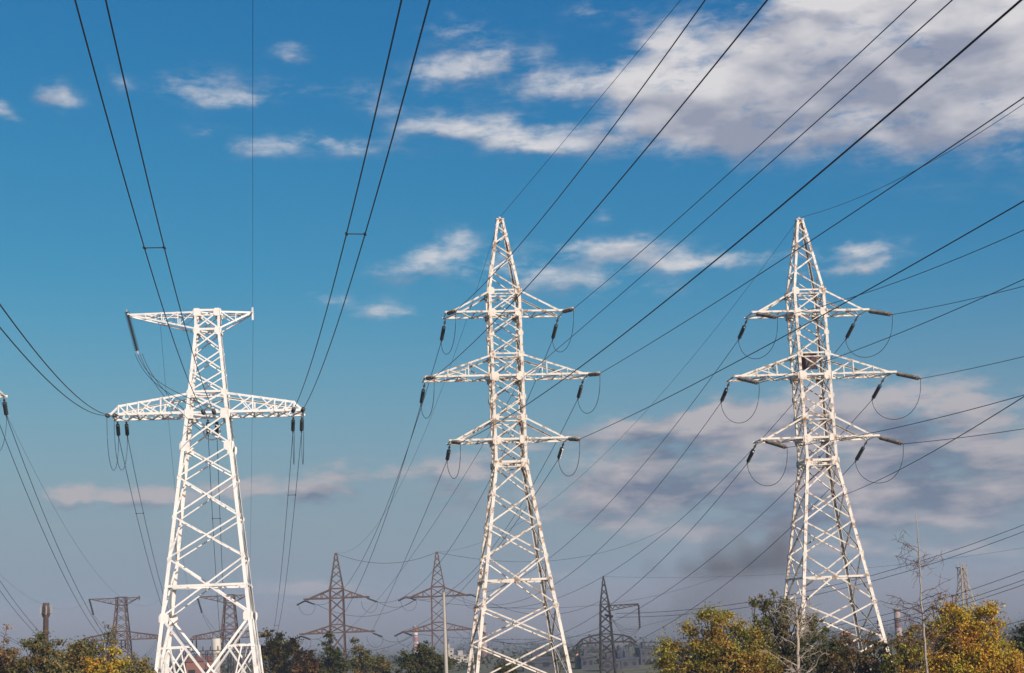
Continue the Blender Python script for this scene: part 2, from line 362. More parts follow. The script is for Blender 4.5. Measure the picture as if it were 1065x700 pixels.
def portal_tower(name, label, loc, rz, m, hb=28.30, wbase=5.21, grp=None, cat='tower', detail=True):
    "single circuit anchor tower: wide lower arm, narrow neck, short flat top arm"
    root = empty(name, loc, rz); tag(root, label, cat, grp)
    H1 = hb; H2 = hb+2.186; H3 = hb+8.765; H4 = hb+10.75; wv_ = 2.147
    prof = [(0,wbase),(H1,wv_),(H2,1.93),(H3,1.30),(H4,1.30)]; f = hwf(prof)
    body_legs(prof, root, m, .35, .25, [(7.95,.95),(13.7,.4),(17.85,.4),(21.8,.4),(24.97,1.0),(H1,1.0),(H2,.65),(H3,.7),(H4-.1,.8)] if detail else ())
    b = MB()
    if hb > 20:
        bracing(f, [7.95,13.7,17.85,21.8,24.97,H1], .155, b); ring(f, 10.91, .24, b, True)
        # the splayed foot: long crossed struts with small struts of their own
        for A, B in FACES:
            n_ = inward(A,B); K = [corner(f,A,7.95), corner(f,B,7.95)]; G = [corner(f,A,.3), corner(f,B,.3)]
            mid = (G[0]+G[1])/2+Vector((0,0,1.9)); mid2 = mid+n_*.08
            b.ell(K[0]+n_*.05, mid, (0,0,1), n_, .24, .035); b.ell(K[1]+n_*.12, mid2, (0,0,1), n_, .24, .035)
            for s_ in (0,1):
                L5 = corner(f,(A,B)[s_],5.0); t5 = (7.95-5)/(7.95-mid.z); D5 = lerp(K[s_], mid, t5)
                b.ell(L5+n_*.05, D5+n_*.03, (0,0,1), n_, .2, .03)
                b.bar(lerp(L5,D5,.5), lerp(G[s_],mid,.5), .14)
                b.bar(L5+n_*.1, lerp(G[s_],mid,.55), .16); b.bar(D5+n_*.1, G[s_]+n_*.1, .16)
            b.ell(G[0]+n_*.05, mid, (0,0,1), n_, .24, .03); b.ell(G[1]+n_*.1, mid2, (0,0,1), n_, .24, .03)
    else:
        bracing(f, [0,hb*.36,hb*.7,H1], .17, b)
    bracing(f, [H1,H2], .17, b); n3 = (H3-H2)/3
    bracing(f, [H2,H2+n3,H2+2*n3,H3], .14, b); bracing(f, [H3,H4], .15, b)
    for z in (H1,H2,H3,H4): ring(f, z, .22, b, True)
    if detail: ring(f, H2-.5, .1, b)
    b.build('bracing', m, root)
    # lower arms
    for sx in (-1,1):
        b = MB()
        for sy in (-1,1):
            b.ell((sx*wv_,sy*wv_,H1), (sx*9.8,sy*wv_*.95,H1), (0,0,1), (0,-sy,0), .26, .03)
            T0 = Vector((sx*1.93,sy*1.93,H2)); T1 = Vector((sx*8.77,sy*wv_*.96,H1+1.05))
            b.ell(T0, T1, (0,0,-1), (0,-sy,0), .22, .03); b.ell(T1, (sx*9.75,sy*wv_*.95,H1+.1), (0,0,-1), (0,-sy,0), .22, .03)
            px = [wv_,4.6,6.8,7.9,8.77]
            for i, x in enumerate(px[1:]):
                top = lerp(T0, T1, (x-1.93)/(8.77-1.93)); b.bar((sx*x,sy*(wv_-.06),H1+.05), top, .14)
                x0 = px[i]; b.bar((sx*x0,sy*(wv_-.1),H1+.08), top, .13)
                if detail and i < 2:
                    top0 = lerp(T0, T1, max(0,(x0-1.93)/(8.77-1.93))); b.bar((sx*x,sy*(wv_-.12),H1+.1), lerp(top0,top,.35), .11)
        X = [wv_+(9.6-wv_)*i/6 for i in range(7)]
        for i in range(6):
            s_ = 1 if i % 2 else -1
            b.bar((sx*X[i],s_*(wv_*.93),H1+.05), (sx*X[i+1],-s_*(wv_*.93),H1+.05), .15)
            if detail: b.bar((sx*X[i],-s_*(wv_*.93),H1+.12), (sx*X[i+1],s_*(wv_*.93),H1+.12), .11)
        for i in (2,4,6): b.bar((sx*X[i],-wv_*.93,H1+.16), (sx*X[i],wv_*.93,H1+.16), .14)
        b.build('lower_cross_arm', m, root)
        b = MB(); L_ = 8.06 if sx < 0 else 4.575; e = .55
        for sy in (-1,1):
            b.ell((sx*1.3,sy*1.3,H4), (sx*L_,sy*e,H4), (0,0,-1), (0,-sy,0), .18, .03)
            T1 = Vector((sx*(L_-.2),sy*e,H4-.2 if sx < 0 else H4-.25)); T0 = Vector((sx*1.3,sy*1.3,H3+.1))
            b.ell(T0, T1, (0,0,1), (0,-sy,0), .17, .03)
            nn = 4 if sx < 0 else 2
            for i in range(1, nn):
                t_ = i/nn; top = lerp((sx*1.3,sy*1.3,H4), (sx*L_,sy*e,H4), t_); bot = lerp(T0, T1, t_); prv = lerp((sx*1.3,sy*1.3,H4), (sx*L_,sy*e,H4), (i-1)/nn)
                b.bar(bot, top, .09); b.bar(prv, bot, .09)
        for i in range(5):
            s_ = 1 if i % 2 else -1
            a0 = lerp((sx*1.3,s_*1.25,H4-.05), (sx*L_,s_*e,H4-.05), i/5); a1 = lerp((sx*1.3,-s_*1.25,H4-.05), (sx*L_,-s_*e,H4-.05), (i+1)/5); b.bar(a0, a1, .1)
        b.bar((sx*L_,-.75,H4-.05), (sx*L_,.75,H4-.05), .16)
        if sx > 0: b.bar((L_+.02,-.5,H4-.9), (L_+.02,-.5,H4+.45), .16); b.bar((L_+.02,.5,H4-.7), (L_+.02,.5,H4+.2), .12)
        b.build('upper_cross_arm', m, root)
    if detail:
        footings(f, root)
    return root

T1P = (Vector((-31.457,158.785,0)), .11598)
T2P = (Vector((-.769,157.785,0)), .12524)
T3P = (Vector((30.715,159.513,-.924)), .09196)
T0P = (Vector((-56.0,138.4,0)), .10)
portal_tower('lattice_tower', 'brightest white tower, one long low cross arm and a short flat arm on top', T1P[0], T1P[1], M_white, grp='white steel power line towers')
double_circuit('lattice_tower', 'white tower with pointed peak and three pairs of arms, middle of the three big ones', T2P[0], T2P[1], M_cream)
double_circuit('lattice_tower', 'white pointed tower with a dark maroon plate, rising behind the autumn trees', T3P[0], T3P[1], M_cream, plate=True)
portal_tower('lattice_tower', 'white tower of which only one arm end enters at the left edge', T0P[0], T0P[1], M_white, grp='white steel power line towers')

PA = Vector((-102.86,405,-6)); PBc = Vector((-74.18,400,-6))
portal_tower('brown_lattice_tower', 'rusty flat-topped tower above the yellow bushes, left of the whitest tower', PA, .03, M_rust, hb=12.09, wbase=3.0, grp='brown steel towers in the distance', detail=False)
portal_tower('brown_lattice_tower', 'rusty flat-topped tower seen through the legs of the whitest tower', PBc, .03, M_rust, hb=11.46, wbase=3.0, grp='brown steel towers in the distance', detail=False)

def two_arm_pylon(label, x, y, zu, zl, ztop, au, al, m):
    root = empty('brown_lattice_tower', (x,y,-6), .04); tag(root, label, 'tower', 'brown steel towers in the distance')
    zu += 6; zl += 6; ztop += 6
    prof = [(0,1.9),(zl,1.62),(zu+2.0,1.5),(ztop,.25)]; f = hwf(prof)
    body_legs(prof, root, m, .28, .22); b = MB()
    bracing(f, [0,zl*.33,zl*.66,zl,zl+1.7,(zl+1.7+zu)/2,zu,zu+1.9], .14, b)
    n_ = 5; z = zu+2
    bracing(f, [z+(ztop-z)*k for k in (0,.27,.5,.7,.86,1)], .12, b)
    for q in (zl,zl+1.7,zu,zu+2.0): ring(f, q, .24, b)
    b.build('bracing', m, root)
    for sx in (-1,1):
        plain_arm(f, zu, zu+2.0, au, root, m, sx, posts=(3.2,5.0), w=.3, wb=.14)
        plain_arm(f, zl, zl+1.7, al, root, m, sx, posts=(3.2,4.9,6.4), w=.3, wb=.14)
    return root
two_arm_pylon('rusty tower with two pairs of arms standing free above the tree tops', -39.4, 335, 12.9, 5.7, 22.5, 6.9, 7.9, M_rust)
two_arm_pylon('rusty tower with two pairs of arms directly behind the slender pale pole', -17.9, 335, 12.4, 5.3, 21.87, 6.9, 7.9, M_rust)

# dark pylon with a single bracket arm
DX, DY = 17.0, 330
root = empty('dark_lattice_tower', (DX,DY,-6), .06); tag(root, 'darkest tower with a one-sided bracket arm, right of the middle white tower', 'tower', 'steel towers in the distance')
f = hwf([(0,1.7),(7.6,1.4),(15.3,1.0),(21.2,.12)]); b = MB()
body_legs([(0,1.7),(7.6,1.4),(15.3,1.0),(21.2,.12)], root, M_dark, .26, .2)
bracing(f, [0,2.6,5.1,7.6,9.2,11.2,13.3,15.3], .15, b); bracing(f, [15.3,17,18.5,19.8,20.8], .1, b)
for q in (2.6,7.6,9.2,15.3): ring(f, q, .22, b)
b.build('bracing', M_dark, root)
for sx in (-1,1):
    b = MB()
    for sy in (-1,1):
        c_ = [(1.35,9.2),(3.4,8.95),(5.0,8.4),(6.2,7.3)]; l_ = [(1.4,7.6),(3.4,7.6),(5.0,7.5),(6.3,6.7)]
        for A_, B_ in zip(c_[:-1], c_[1:]): b.bar((sx*A_[0],sy*.9,A_[1]), (sx*B_[0],sy*.7,B_[1]), .28)
        for A_, B_ in zip(l_[:-1], l_[1:]): b.bar((sx*A_[0],sy*.9,A_[1]), (sx*B_[0],sy*.7,B_[1]), .34)
        for q in range(1,3): b.bar((sx*c_[q][0],sy*.9,c_[q][1]), (sx*l_[q][0],sy*.9,l_[q][1]), .12); b.bar((sx*c_[q][0],sy*.9,c_[q][1]), (sx*l_[q-1][0],sy*.9,l_[q-1][1]), .12)
    for x_, z_, h_ in ((1.4,7.6,.85),(3.4,7.6,.85),(5.0,7.45,.8),(6.25,6.8,.7),(1.4,9.2,.85),(5.0,8.4,.8)): b.bar((sx*x_,-h_,z_), (sx*x_,h_,z_), .14)
    b.build('lower_cross_arm', M_dark, root)
b = MB()
for sy in (-.5,.5):
    b.bar((1,sy,15.1), (7.1,sy*.4,15.2), .22); b.bar((1,sy,14.0), (7.0,sy*.4,15.0), .18)
    for q in range(5): x0 = 1+q*1.2; b.bar((x0,sy*.9,15.1), (x0+.6,sy*.8,14.05+(x0+.6)*.15), .09); b.bar((x0+.6,sy*.8,14.05+(x0+.6)*.15), (x0+1.2,sy*.8,15.1), .09)
b.build('bracket_arm', M_dark, root)

# pale small mast far right
mp = at(1000, 588, 300); root = empty('pale_lattice_mast', (mp.x,mp.y,-6), .3); tag(root, 'small pale lattice mast with a little platform, above the golden tree', 'mast')
H = mp.z+6; pr = [(0,3.6),(H-3.6,.75),(H-.5,.62)]; f = hwf(pr); body_legs(pr, root, M_beige, .2, .16); b = MB()
bracing(f, [0,4,7.5,H-7,H-5.2,H-3.6,H-2.2,H-.6], .1, b); b.build('bracing', M_beige, root)
b = MB(); b.box(-.8,.8,-.8,.8,H-.5,H-.35)
for q in (-.7,.7): b.bar((q,-.7,H-.4), (q,-.7,H+.35), .1); b.bar((q,.7,H-.4), (q,.7,H+.35), .1)
b.bar((-.7,-.7,H+.3), (.7,-.7,H+.3), .1); b.bar((-.7,.7,H+.3), (.7,.7,H+.3), .1); b.build('platform', M_beige, root)

# ------------------------------------------------------------ insulator strings, wires
def ring_prof(b, prof, n=10):
    "solid of revolution about X"
    k = len(b.v)
    for x, r_ in prof:
        for j in range(n): t = 2*math.pi*j/n; b.v.append((x, r_*math.cos(t), r_*math.sin(t)))
    for i in range(len(prof)-1):
        for j in range(n): b.f.append((k+i*n+j, k+i*n+(j+1)%n, k+(i+1)*n+(j+1)%n, k+(i+1)*n+j))
    b.f.append(tuple(k+j for j in range(n-1,-1,-1))); b.f.append(tuple(k+(len(prof)-1)*n+j for j in range(n)))
_cache = {}
def string_meshes(link, disc, rad, m):
    key = (link, disc, rad, m.name)
    if key not in _cache:
        b = MB(); n_ = max(6, int(disc/.17)); st_ = disc/n_; prof = [(link,rad*.3)]
        for i in range(n_):
            x = link+i*st_; prof += [(x+st_*.08,rad*.45),(x+st_*.25,rad*.97),(x+st_*.5,rad),(x+st_*.62,rad*.38),(x+st_*.95,rad*.32)]
        ring_prof(b, prof); me = bpy.data.meshes.new('discs'); me.from_pydata(b.v, [], b.f); me.materials.append(m)
        c = MB(); c.bar((0,0,0), (link+.05,0,0), .09); c.box(link*.25,link*.5,-.11,.11,-.05,.05); e_ = MB(); e_.bar((link+disc-.02,0,0), (link+disc+.35,0,0), .13)
        ml = bpy.data.meshes.new('link'); ml.from_pydata(c.v, [], c.f); ml.materials.append(M_galv)
        mc = bpy.data.meshes.new('clamp'); mc.from_pydata(e_.v, [], e_.f); mc.materials.append(M_galv); _cache[key] = (me, ml, mc)
    return _cache[key]
def insulator(p, d, link, disc, rad, m, label, group):
    me, ml, mc = string_meshes(link, disc, rad, m)
    root = bpy.data.objects.new('insulator_string', None); col.objects.link(root); root.location = p
    root.rotation_mode = 'QUATERNION'; root.rotation_quaternion = Vector(d).to_track_quat('X', 'Z'); root.empty_display_size = .3
    tag(root, label, 'insulator', group)
    for nme, q in (('discs',me),('link',ml),('clamp',mc)):
        o = bpy.data.objects.new(nme, q); col.objects.link(o); o.parent = root
    return Vector(p)+Vector(d).normalized()*(link+disc+.3)
def cat(A, B, s, n=48):
    A = Vector(A); B = Vector(B); out = []
    for i in range(n+1):
        t = i/n; p = A+(B-A)*t; p.z -= 4*s*t*(1-t); out.append(p)
    return out
def wire(A, B, s, label, group, r_=.034, n=48, name='conductor_wire', m=None):
    A = Vector(A); pts = [p-A for p in cat(A, B, s, n)]
    b = MB(); b.tube(pts, r_, 5); o = b.build(name, m or M_wire, loc=A); return tag(o, label, 'cable', group)
def bez(A, B, da, db, n=20):
    P = [Vector(A), Vector(A)+Vector((0,0,-da)), Vector(B)+Vector((0,0,-db)), Vector(B)]; out = []
    for i in range(n+1):
        t = i/n; s_ = 1-t; out.append(P[0]*s_**3+P[1]*3*s_*s_*t+P[2]*3*s_*t*t+P[3]*t**3)
    return out
def jumper(A, B, da, db, label, group, r_=.03):
    b = MB(); A = Vector(A); b.tube([p-A for p in bez(A, B, da, db)], r_, 5); return tag(b.build('jumper_loop', M_wire, loc=A), label, 'cable', group)
def wp(P, lx, ly, z):
    c, s = math.cos(P[1]), math.sin(P[1]); return Vector((P[0].x+c*lx-s*ly, P[0].y+s*lx+c*ly, P[0].z+z))
def tan0(A, B, s):
    d = Vector(B)-Vector(A); d.z -= 4*s; return d.normalized()

NEAR2 = {'UL':((28.12,-78.06,34.03),5.94),'ML':((27.98,-78.71,28.52),4.41),'LL':((27.57,-78.68,22.73),4.04),'UR':((43.48,-77.21,36.02),2.49),
 'MR':((46.14,-76.91,29.51),2.22),'LR':((41.85,-77.16,25.41),2.73),'G':((46.16,-71.22,42.82),1.15),'E':((34.0,-67.9,25.4),.9)}
NEAR3 = {'UL':((61.94,-74.85,50.63),11.49),'ML':((64.96,-76.17,45.85),7.96),'LL':((67.17,-75.70,39.45),8.52),'UR':((81.78,-74.33,47.54),10.73),
 'MR':((82.80,-74.51,44.41),8.74),'LR':((80.75,-74.68,37.90),8.76),'G':((48.23,-66.37,61.81),15.03),'E':((9.61,-67.79,19.43),3.0)}
FAR2 = {'UL':((-45.96,335,13.10),10.0),'ML':((-46.89,335,5.93),9.0),'LL':((-32.27,335,5.54),.6),'UR':((-33.32,335,12.99),10.0),
 'MR':((-23.54,335,12.60),7.0),'LR':((-25.36,335,5.66),3.5),'G':((-39.45,335,22.55),9.5),'E':((-38.12,335,5.70),3.0)}
FAR3 = {'UL':((-12.12,335,12.54),6.5),'ML':((-13.83,335,12.55),9.0),'LL':((-11.56,335,5.30),9.0),'UR':((-15.55,335,12.56),12.0),
 'MR':((-13.22,335,5.34),11.5),'LR':((-14.88,335,5.39),13.0),'G':((-17.94,335,21.87),8.5)}
WORD = {'U':'upper','M':'middle','L':'lowest'}; SIDE = {'L':'left','R':'right'}
def string_tower(P, nm, NEAR, FAR, nd, nl, ez, jd):
    zz = {'U':(ZU,6.213),'M':(ZM,8.55),'L':(ZL,6.19)}
    for k in ('UL','ML','LL','UR','MR','LR'):
        z, a = zz[k[0]]; sx = -1 if k[1] == 'L' else 1; h = 1.64
        arm = f'{SIDE[k[1]]} {WORD[k[0]]} arm of the {nm}'
        A = wp(P, sx*(a-.3), -h, z-.06); E, s = NEAR[k]
        d = Vector(nd).normalized()
        S = insulator(A, d, .5, nl, .23, M_porc, f'brown insulator string pulled forward from the {arm}', 'brown insulator strings')
        wire(S, E, s, f'cable from the {arm} towards the viewer', 'cables towards the viewer', .030, 60)
        A2 = wp(P, sx*(a-.3), h, z-.06); E2, s2 = FAR[k]; E2 = Vector(E2)
        d2 = tan0(A2, E2, s2); d2.z -= .25; d2.normalize()
        S2 = insulator(A2, d2, 1.1, 2.0, .21, M_glass, f'black insulator string hanging back from the {arm}', 'black insulator strings')
        wire(S2, E2, s2, f'cable from the {arm} towards the distance', 'cables to the distance', .032, 40)
        jumper(S2, S, jd[0], jd[1], f'slack loop of cable under the {arm}', 'slack jumper loops')
    A = wp(P, 0, 0, ZA+.25); E, s = NEAR['G']; wire(A, E, s, f'thin earth wire from the peak of the {nm} towards the viewer', 'earth wires', .022, 60, 'earth_wire')
    E, s = FAR['G']; wire(A, E, s, f'thin earth wire from the peak of the {nm} to the distance', 'earth wires', .018, 40, 'earth_wire')
    A = wp(P, 1.7, 1.66, ez); E, s = NEAR['E']; wire(A, E, s, f'single cable clamped mid-body on the {nm}, towards the viewer', 'cables towards the viewer', .026, 50)
    if 'E' in FAR: E, s = FAR['E']; wire(A, E, s, f'single cable clamped mid-body on the {nm}, towards the distance', 'cables to the distance', .024, 40)
string_tower(T2P, 'middle white tower', NEAR2, FAR2, (.24,-1,-.14), 3.3, ZL+6.6, (2.2,5.0))
string_tower(T3P, 'right white tower', NEAR3, FAR3, (.46,-1,-.33), 3.4, ZL-6.9+.924, (3.0,5.2))

# whitest tower: twin cables
hb = 28.30; w1 = 2.147
N1 = {'left':[(-9.75,(1.26,-46.86,21.78),5.64),(-9.05,(1.98,-46.78,21.78),5.64)],
      'centre':[(-.30,(1.43,-45.75,36.26),5.74),(.75,(2.35,-45.65,36.26),5.74)],
      'right':[(8.65,(13.23,-44.73,33.94),5.31),(9.6,(14.11,-44.63,33.94),5.31)]}
cpb = Vector((-74.18,399,5.46)); F1 = {'left':(-9.0,cpb+Vector((-9.6,0,-.2)),7.5),'centre':(.2,cpb+Vector((0,0,-1.2)),13.0),'right':(9.0,cpb+Vector((9.6,0,-.2)),8.5)}
def spacer(a, b_, label):
    m_ = MB(); a = Vector(a); d = Vector(b_)-a; m_.tube([(0,0,0),d], .03, 5)
    for q in (Vector((0,0,0)), d): m_.tube([q-Vector((0,.14,0)), q+Vector((0,.14,0))], .07, 6)
    tag(m_.build('cable_spacer', M_wire, loc=a), label, 'cable spacer', 'spacers between twin cables')
def twin(P, side, nm, near, far, hb_, z_end=None, sep=.45, spfrac=None):
    lx, E2, s2 = far; Es = []
    for j, q in enumerate((-1,1)):
        A2 = wp(P, lx+q*sep, w1, hb_-.05); EE = E2+Vector((q*.35,0,0)); d2 = tan0(A2, EE, s2); d2.z -= .45; d2.normalize()
        which = 'outer' if (q < 0) == (side == 'left') else 'inner'
        if side == 'centre': which = 'left-hand' if q < 0 else 'right-hand'
        S2 = insulator(A2, d2, .5, 1.6, .21, M_glass, f'{which} black hanging insulator, {side} of the long arm, {nm}', 'black insulator strings')
        wire(S2, EE, s2, f'{which} cable of the {side} far pair, {nm}', 'twin cables to the distance', .032, 40)
        S1 = None
        if near:
            lx1, E1, s1 = near[j]; A1 = wp(P, lx1, -w1, hb_-.02); d1 = tan0(A1, E1, s1); d1.z += .02
            S1 = insulator(A1, d1, .3, 2.2, .22, M_glass, f'{which} end-on insulator, {side} of the long arm, {nm}', 'end-on insulator strings')
            wire(S1, E1, s1, f'{which} cable of the {side} near pair, {nm}', 'twin cables towards the viewer', .032, 60)
        else:
            S1 = wp(P, lx+q*sep-.5, -w1-2, hb_-.1)
        if side != 'centre': jumper(S2, S1, 5.2, 6.6, f'{which} slack loop, {side} of the long arm, {nm}', 'slack jumper loops', .028)
        Es.append((S1, S2))
    return Es
ends = {}
for side in ('left','centre','right'):
    ends[side] = twin(T1P, side, 'whitest tower', N1[side], F1[side], hb)
    for jj, fr in enumerate(({'left':(.97,),'centre':(.62,),'right':(.60,)}[side])):
        pass
def onwire(A, E, s, t): p = Vector(A)+(Vector(E)-Vector(A))*t; p.z -= 4*s*t*(1-t); return p
for side, t_ in (('centre',.380),('right',.400)):
    (a0,_),(a1,_) = ends[side]; n0, n1 = N1[side]
    pa = onwire(a0,n0[1],n0[2],t_); pb = min((onwire(a1,n1[1],n1[2],t_+k*.0005) for k in range(-60,61)), key=lambda q: (Vector(q)-pa).length)
    spacer(pa, pb, f'spacer between the twin cables rising from the {side} of the whitest tower')
for side, t_ in (('left',.12),('centre',.1),('right',.5),('right',.09)):
    (_,b0),(_,b1) = ends[side]; lx, E2, s2 = F1[side]
    spacer(onwire(b0,E2+Vector((-.35,0,0)),s2,t_), onwire(b1,E2+Vector((.35,0,0)),s2,t_), f'spacer {"low" if t_ > .3 else "high"} on the far twin cables at the {side} of the whitest tower')
# hanging string and jumpers of the top arm
tl = wp(T1P, -8.25, -.55, hb+11.2); dn = Vector((.24,.10,-1)).normalized()
e1 = insulator(tl, dn, .25, 4.2, .27, M_glass, 'long dark insulator string hanging from the left end of the top arm', 'brown insulator strings')
(c0,r0_),(c1,r1_) = ends['centre']
for q, (B, da, db, lb) in enumerate(((c0,3.2,-.8,'to the near centre insulator'),(c1,2.6,-1.6,'beside the neck of the tower'),(r0_,4.6,-.4,'to the far centre insulator'),(r1_,3.8,-2.2,'behind the neck of the tower'))):
    A = e1+Vector((-.3+.25*q,0,0)); B = Vector(B)
    b = MB(); P_ = [A, A+Vector((1.2,0,-3.2-.2*q)), B+Vector((-3.0,0,1.6+.3*q)), B]; pts = []
    for i in range(21):
        t = i/20; s_ = 1-t; pts.append(P_[0]*s_**3+P_[1]*3*s_*s_*t+P_[2]*3*s_*t*t+P_[3]*t**3-A)
    b.tube(pts, .03, 5); tag(b.build('jumper_loop', M_wire, loc=A), f'cable swinging from the hanging string {lb}', 'cable', 'slack jumper loops')
b = MB(); q_ = MB()
for k in range(16):
    t0_, t1_ = 2*math.pi*k/16, 2*math.pi*(k+1)/16; b.bar((math.cos(t0_)*.85,0,math.sin(t0_)*.85), (math.cos(t1_)*.85,0,math.sin(t1_)*.85), .12)
rr = b.build('guard_ring', M_white, loc=wp(T1P, .15, w1+.15, hb-1.35)); rr.rotation_euler = (0,0,T1P[1]); tag(rr, 'pale round ring around the centre insulators under the long arm of the whitest tower', 'ring')
# earth wires of the whitest tower
tr = wp(T1P, 4.6, -.5, hb+10.75)
d0 = ray_dir(262.6,661); d0 = d0/d0.y; wire(tr, tr-d0*215, .6, 'very thin wire rising straight up from the right end of the top arm', 'earth wires', .014, 60, 'earth_wire')
wire(wp(T1P, 4.6, .5, hb+10.3), (-69.6,400,16.2), 10, 'very thin wire from the right end of the top arm to the distance', 'earth wires', .016, 40, 'earth_wire')
wire(wp(T1P, -5.0, .6, hb+10.7), (-82.2,400,16.2), 12, 'very thin wire from the left part of the top arm to the distance', 'earth wires', .016, 40, 'earth_wire')
# left-edge tower to the first flat-topped brown one
cpa = Vector((-102.86,404,6.09))
for side, lx, ex, s in (('left',-9.0,-9.6,9),('centre',.2,0,12),('right',9.0,9.6,12)):
    twin(T0P, side, 'tower at the left edge', None, (lx, cpa+Vector((ex,0,-.3)), s), hb)
wire(wp(T0P, 4.6, .5, hb+10.7), (-92.2,405,16.6), 12, 'very thin wire from the left-edge tower to the distance, right one', 'earth wires', .016, 40, 'earth_wire')
wire(wp(T0P, -8, .5, hb+10.7), (-110.8,405,16.6), 12, 'very thin wire from the left-edge tower to the distance, left one', 'earth wires', .016, 40, 'earth_wire')
# strings on the flat-topped brown towers
def small_string(p, d, label, L_=2.6, r_=.2, name='insulator_string'):
    b = MB(); p = Vector(p); d = Vector(d).normalized(); n_ = 9
    b.tube([d*(L_*i/(n_*2)) for i in range(n_*2+1)], [r_*(1 if i % 2 else .45) for i in range(n_*2+1)], 7)
    return tag(b.build(name, M_dark, loc=p), label, 'insulator', 'insulators on the distant towers')
def slack(A, B, s, label, group='cables among the distant towers', r_=.04): return wire(A, B, s, label, group, r_, 18)
for c, nm in ((PA,'left'),(PBc,'right')):
    z4 = (12.09 if nm == 'left' else 11.46)-6; tip = Vector((c.x-8.1,c.y-.5,z4+10.75))
    small_string(tip, (.35,-.3,-1), f'hanging insulator at the top left of the {nm} flat-topped brown tower', 4.6, .3)
    slack(tip+Vector((1.6,-1.4,-4.4)), (c.x-.5,c.y-2,z4-.2), 2.0, f'loop from the hanging insulator of the {nm} flat-topped brown tower, near one')
    slack(tip+Vector((1.9,-1.4,-4.4)), (c.x+.5,c.y+2,z4-.2), 1.6, f'loop from the hanging insulator of the {nm} flat-topped brown tower, far one')
    for sx, sd in ((-9.4,'left end'),(0,'middle'),(9.4,'right end')):
        for q in (-.5,.5):
            small_string((c.x+sx+q,c.y+2,z4-.1), (0,.3,-1), f'{"left" if q < 0 else "right"} insulator, {sd} of lower arm, {nm} flat-topped brown tower', 2.2, .22)
# the two-armed brown towers: strings and cables between them and beyond
AX, BX = -39.4, -17.9
for X0, nm in ((AX,'free-standing'),(BX,'pole-side')):
    for sx in (-1,1):
        for zz_, a_, lv in ((12.8,6.6,'upper'),(5.5,7.6,'lower')):
            sd = 'left' if sx < 0 else 'right'
            for dx_, fb in ((1,'rightward'),(-1,'leftward')):
                if dx_ < 0 and sx > 0: continue
                small_string((X0+sx*a_,334,zz_-.1), (dx_*.9,.5,-.38), f'{fb} insulator, {sd} end of {lv} arm, {nm} brown tower', 2.3, .2)
            p = Vector((X0+sx*a_,334,zz_-.1)); b = MB(); b.tube([q-p for q in bez(p+Vector((2,1.2,-.9)), p+Vector((-1.2,-1,-.5)), 3, 3)], .035, 5)
            tag(b.build('jumper_loop', M_wire, loc=p), f'tiny slack loop, {sd} end of {lv} arm, {nm} brown tower', 'cable', 'slack jumper loops')
slack((AX,335,22.4), (BX,335,21.8), 2.2, 'thin wire between the peaks of the two rusty two-armed towers')
slack((BX,335,21.8), (40,420,30), 5, 'thin wire rising right from the peak of the pole-side brown tower')
for k, (z_, lv) in enumerate(((12.0,'upper'),(4.8,'lower'))):
    slack((AX+8.6,335,z_), (BX-4.6-k,335,z_+.2), 1.5, f'slack cable between the {lv} arms of the two rusty two-armed towers')
    slack((AX-4.6,336,z_), (BX-5.2,337,z_), 3.0, f'slack cable passing behind the free-standing brown tower at its {lv} arm')
    slack((BX+8.6,335,z_), (DX-1,331,z_-2), 3.2, f'slack cable from the {lv} arm of the pole-side brown tower to the dark tower')
    slack((BX-4.6,336,z_), (60,470,z_+6), 5, f'slack cable from the far side of the pole-side brown tower at its {lv} arm')
# dark tower
ins = Vector((DX+7.05,DY,9.0)); small_string(ins, (0,0,-1), 'long insulator hanging from the bracket arm of the dark tower', 4.8, .26)
small_string((DX-.2,DY-1.2,7.2), (.9,0,-.2), 'insulator bundle at the waist of the dark tower', 1.8, .35)
for q in range(4):
    slack((DX+1.2,DY-.8+.4*q,6.6), (DX+7.0,DY+.4*q-.8,4.2), 2.6-.5*q, ('lowest','second','third','highest')[q]+' loop from the dark tower to its hanging insulator', r_=.03)
for sx, sd in ((-1,'left'),(1,'right')):
    for q in range(2): small_string((DX+sx*(5.6+.6*q),DY,.9-.2*q), (sx*.2,.3,-1), f'{("inner","outer")[q]} insulator under the {sd} lower arm end of the dark tower', 2.8, .1)
    slack((DX+sx*6,DY,.8), (DX+sx*6+10,DY+160,-1), 4, f'cable dropping away from the {sd} lower arm of the dark tower')
rp = [(1065,523,640,638,'upper line entering at the right edge, top one'),(1065,530,641,642,'upper line entering at the right edge, lower one'),
      (1065,571,668,668,'middle line entering at the right edge, top one'),(1065,580,668,672,'middle line entering at the right edge, second one'),
      (1065,585,668,674,'middle line entering at the right edge, lowest one'),(1065,622,700,672,'lowest line entering at the right edge, top one'),
      (1065,632,700,678,'lowest line entering at the right edge, lower one')]
for (u0_,v0_,u1_,v1_,lb) in rp:
    A = at(u0_,v0_,262); B = at(u1_,v1_,330); D_ = (A-B); A2 = A+D_*.35; A2.z += 2.0
    slack(B, A2, 6.5, 'cable of the '+lb, 'cables entering at the right edge', .05)
slack((DX,DY,15.1), at(1065,560,300)+Vector((20,0,1)), 3, 'thin wire from the peak of the dark tower to the right', r_=.022)

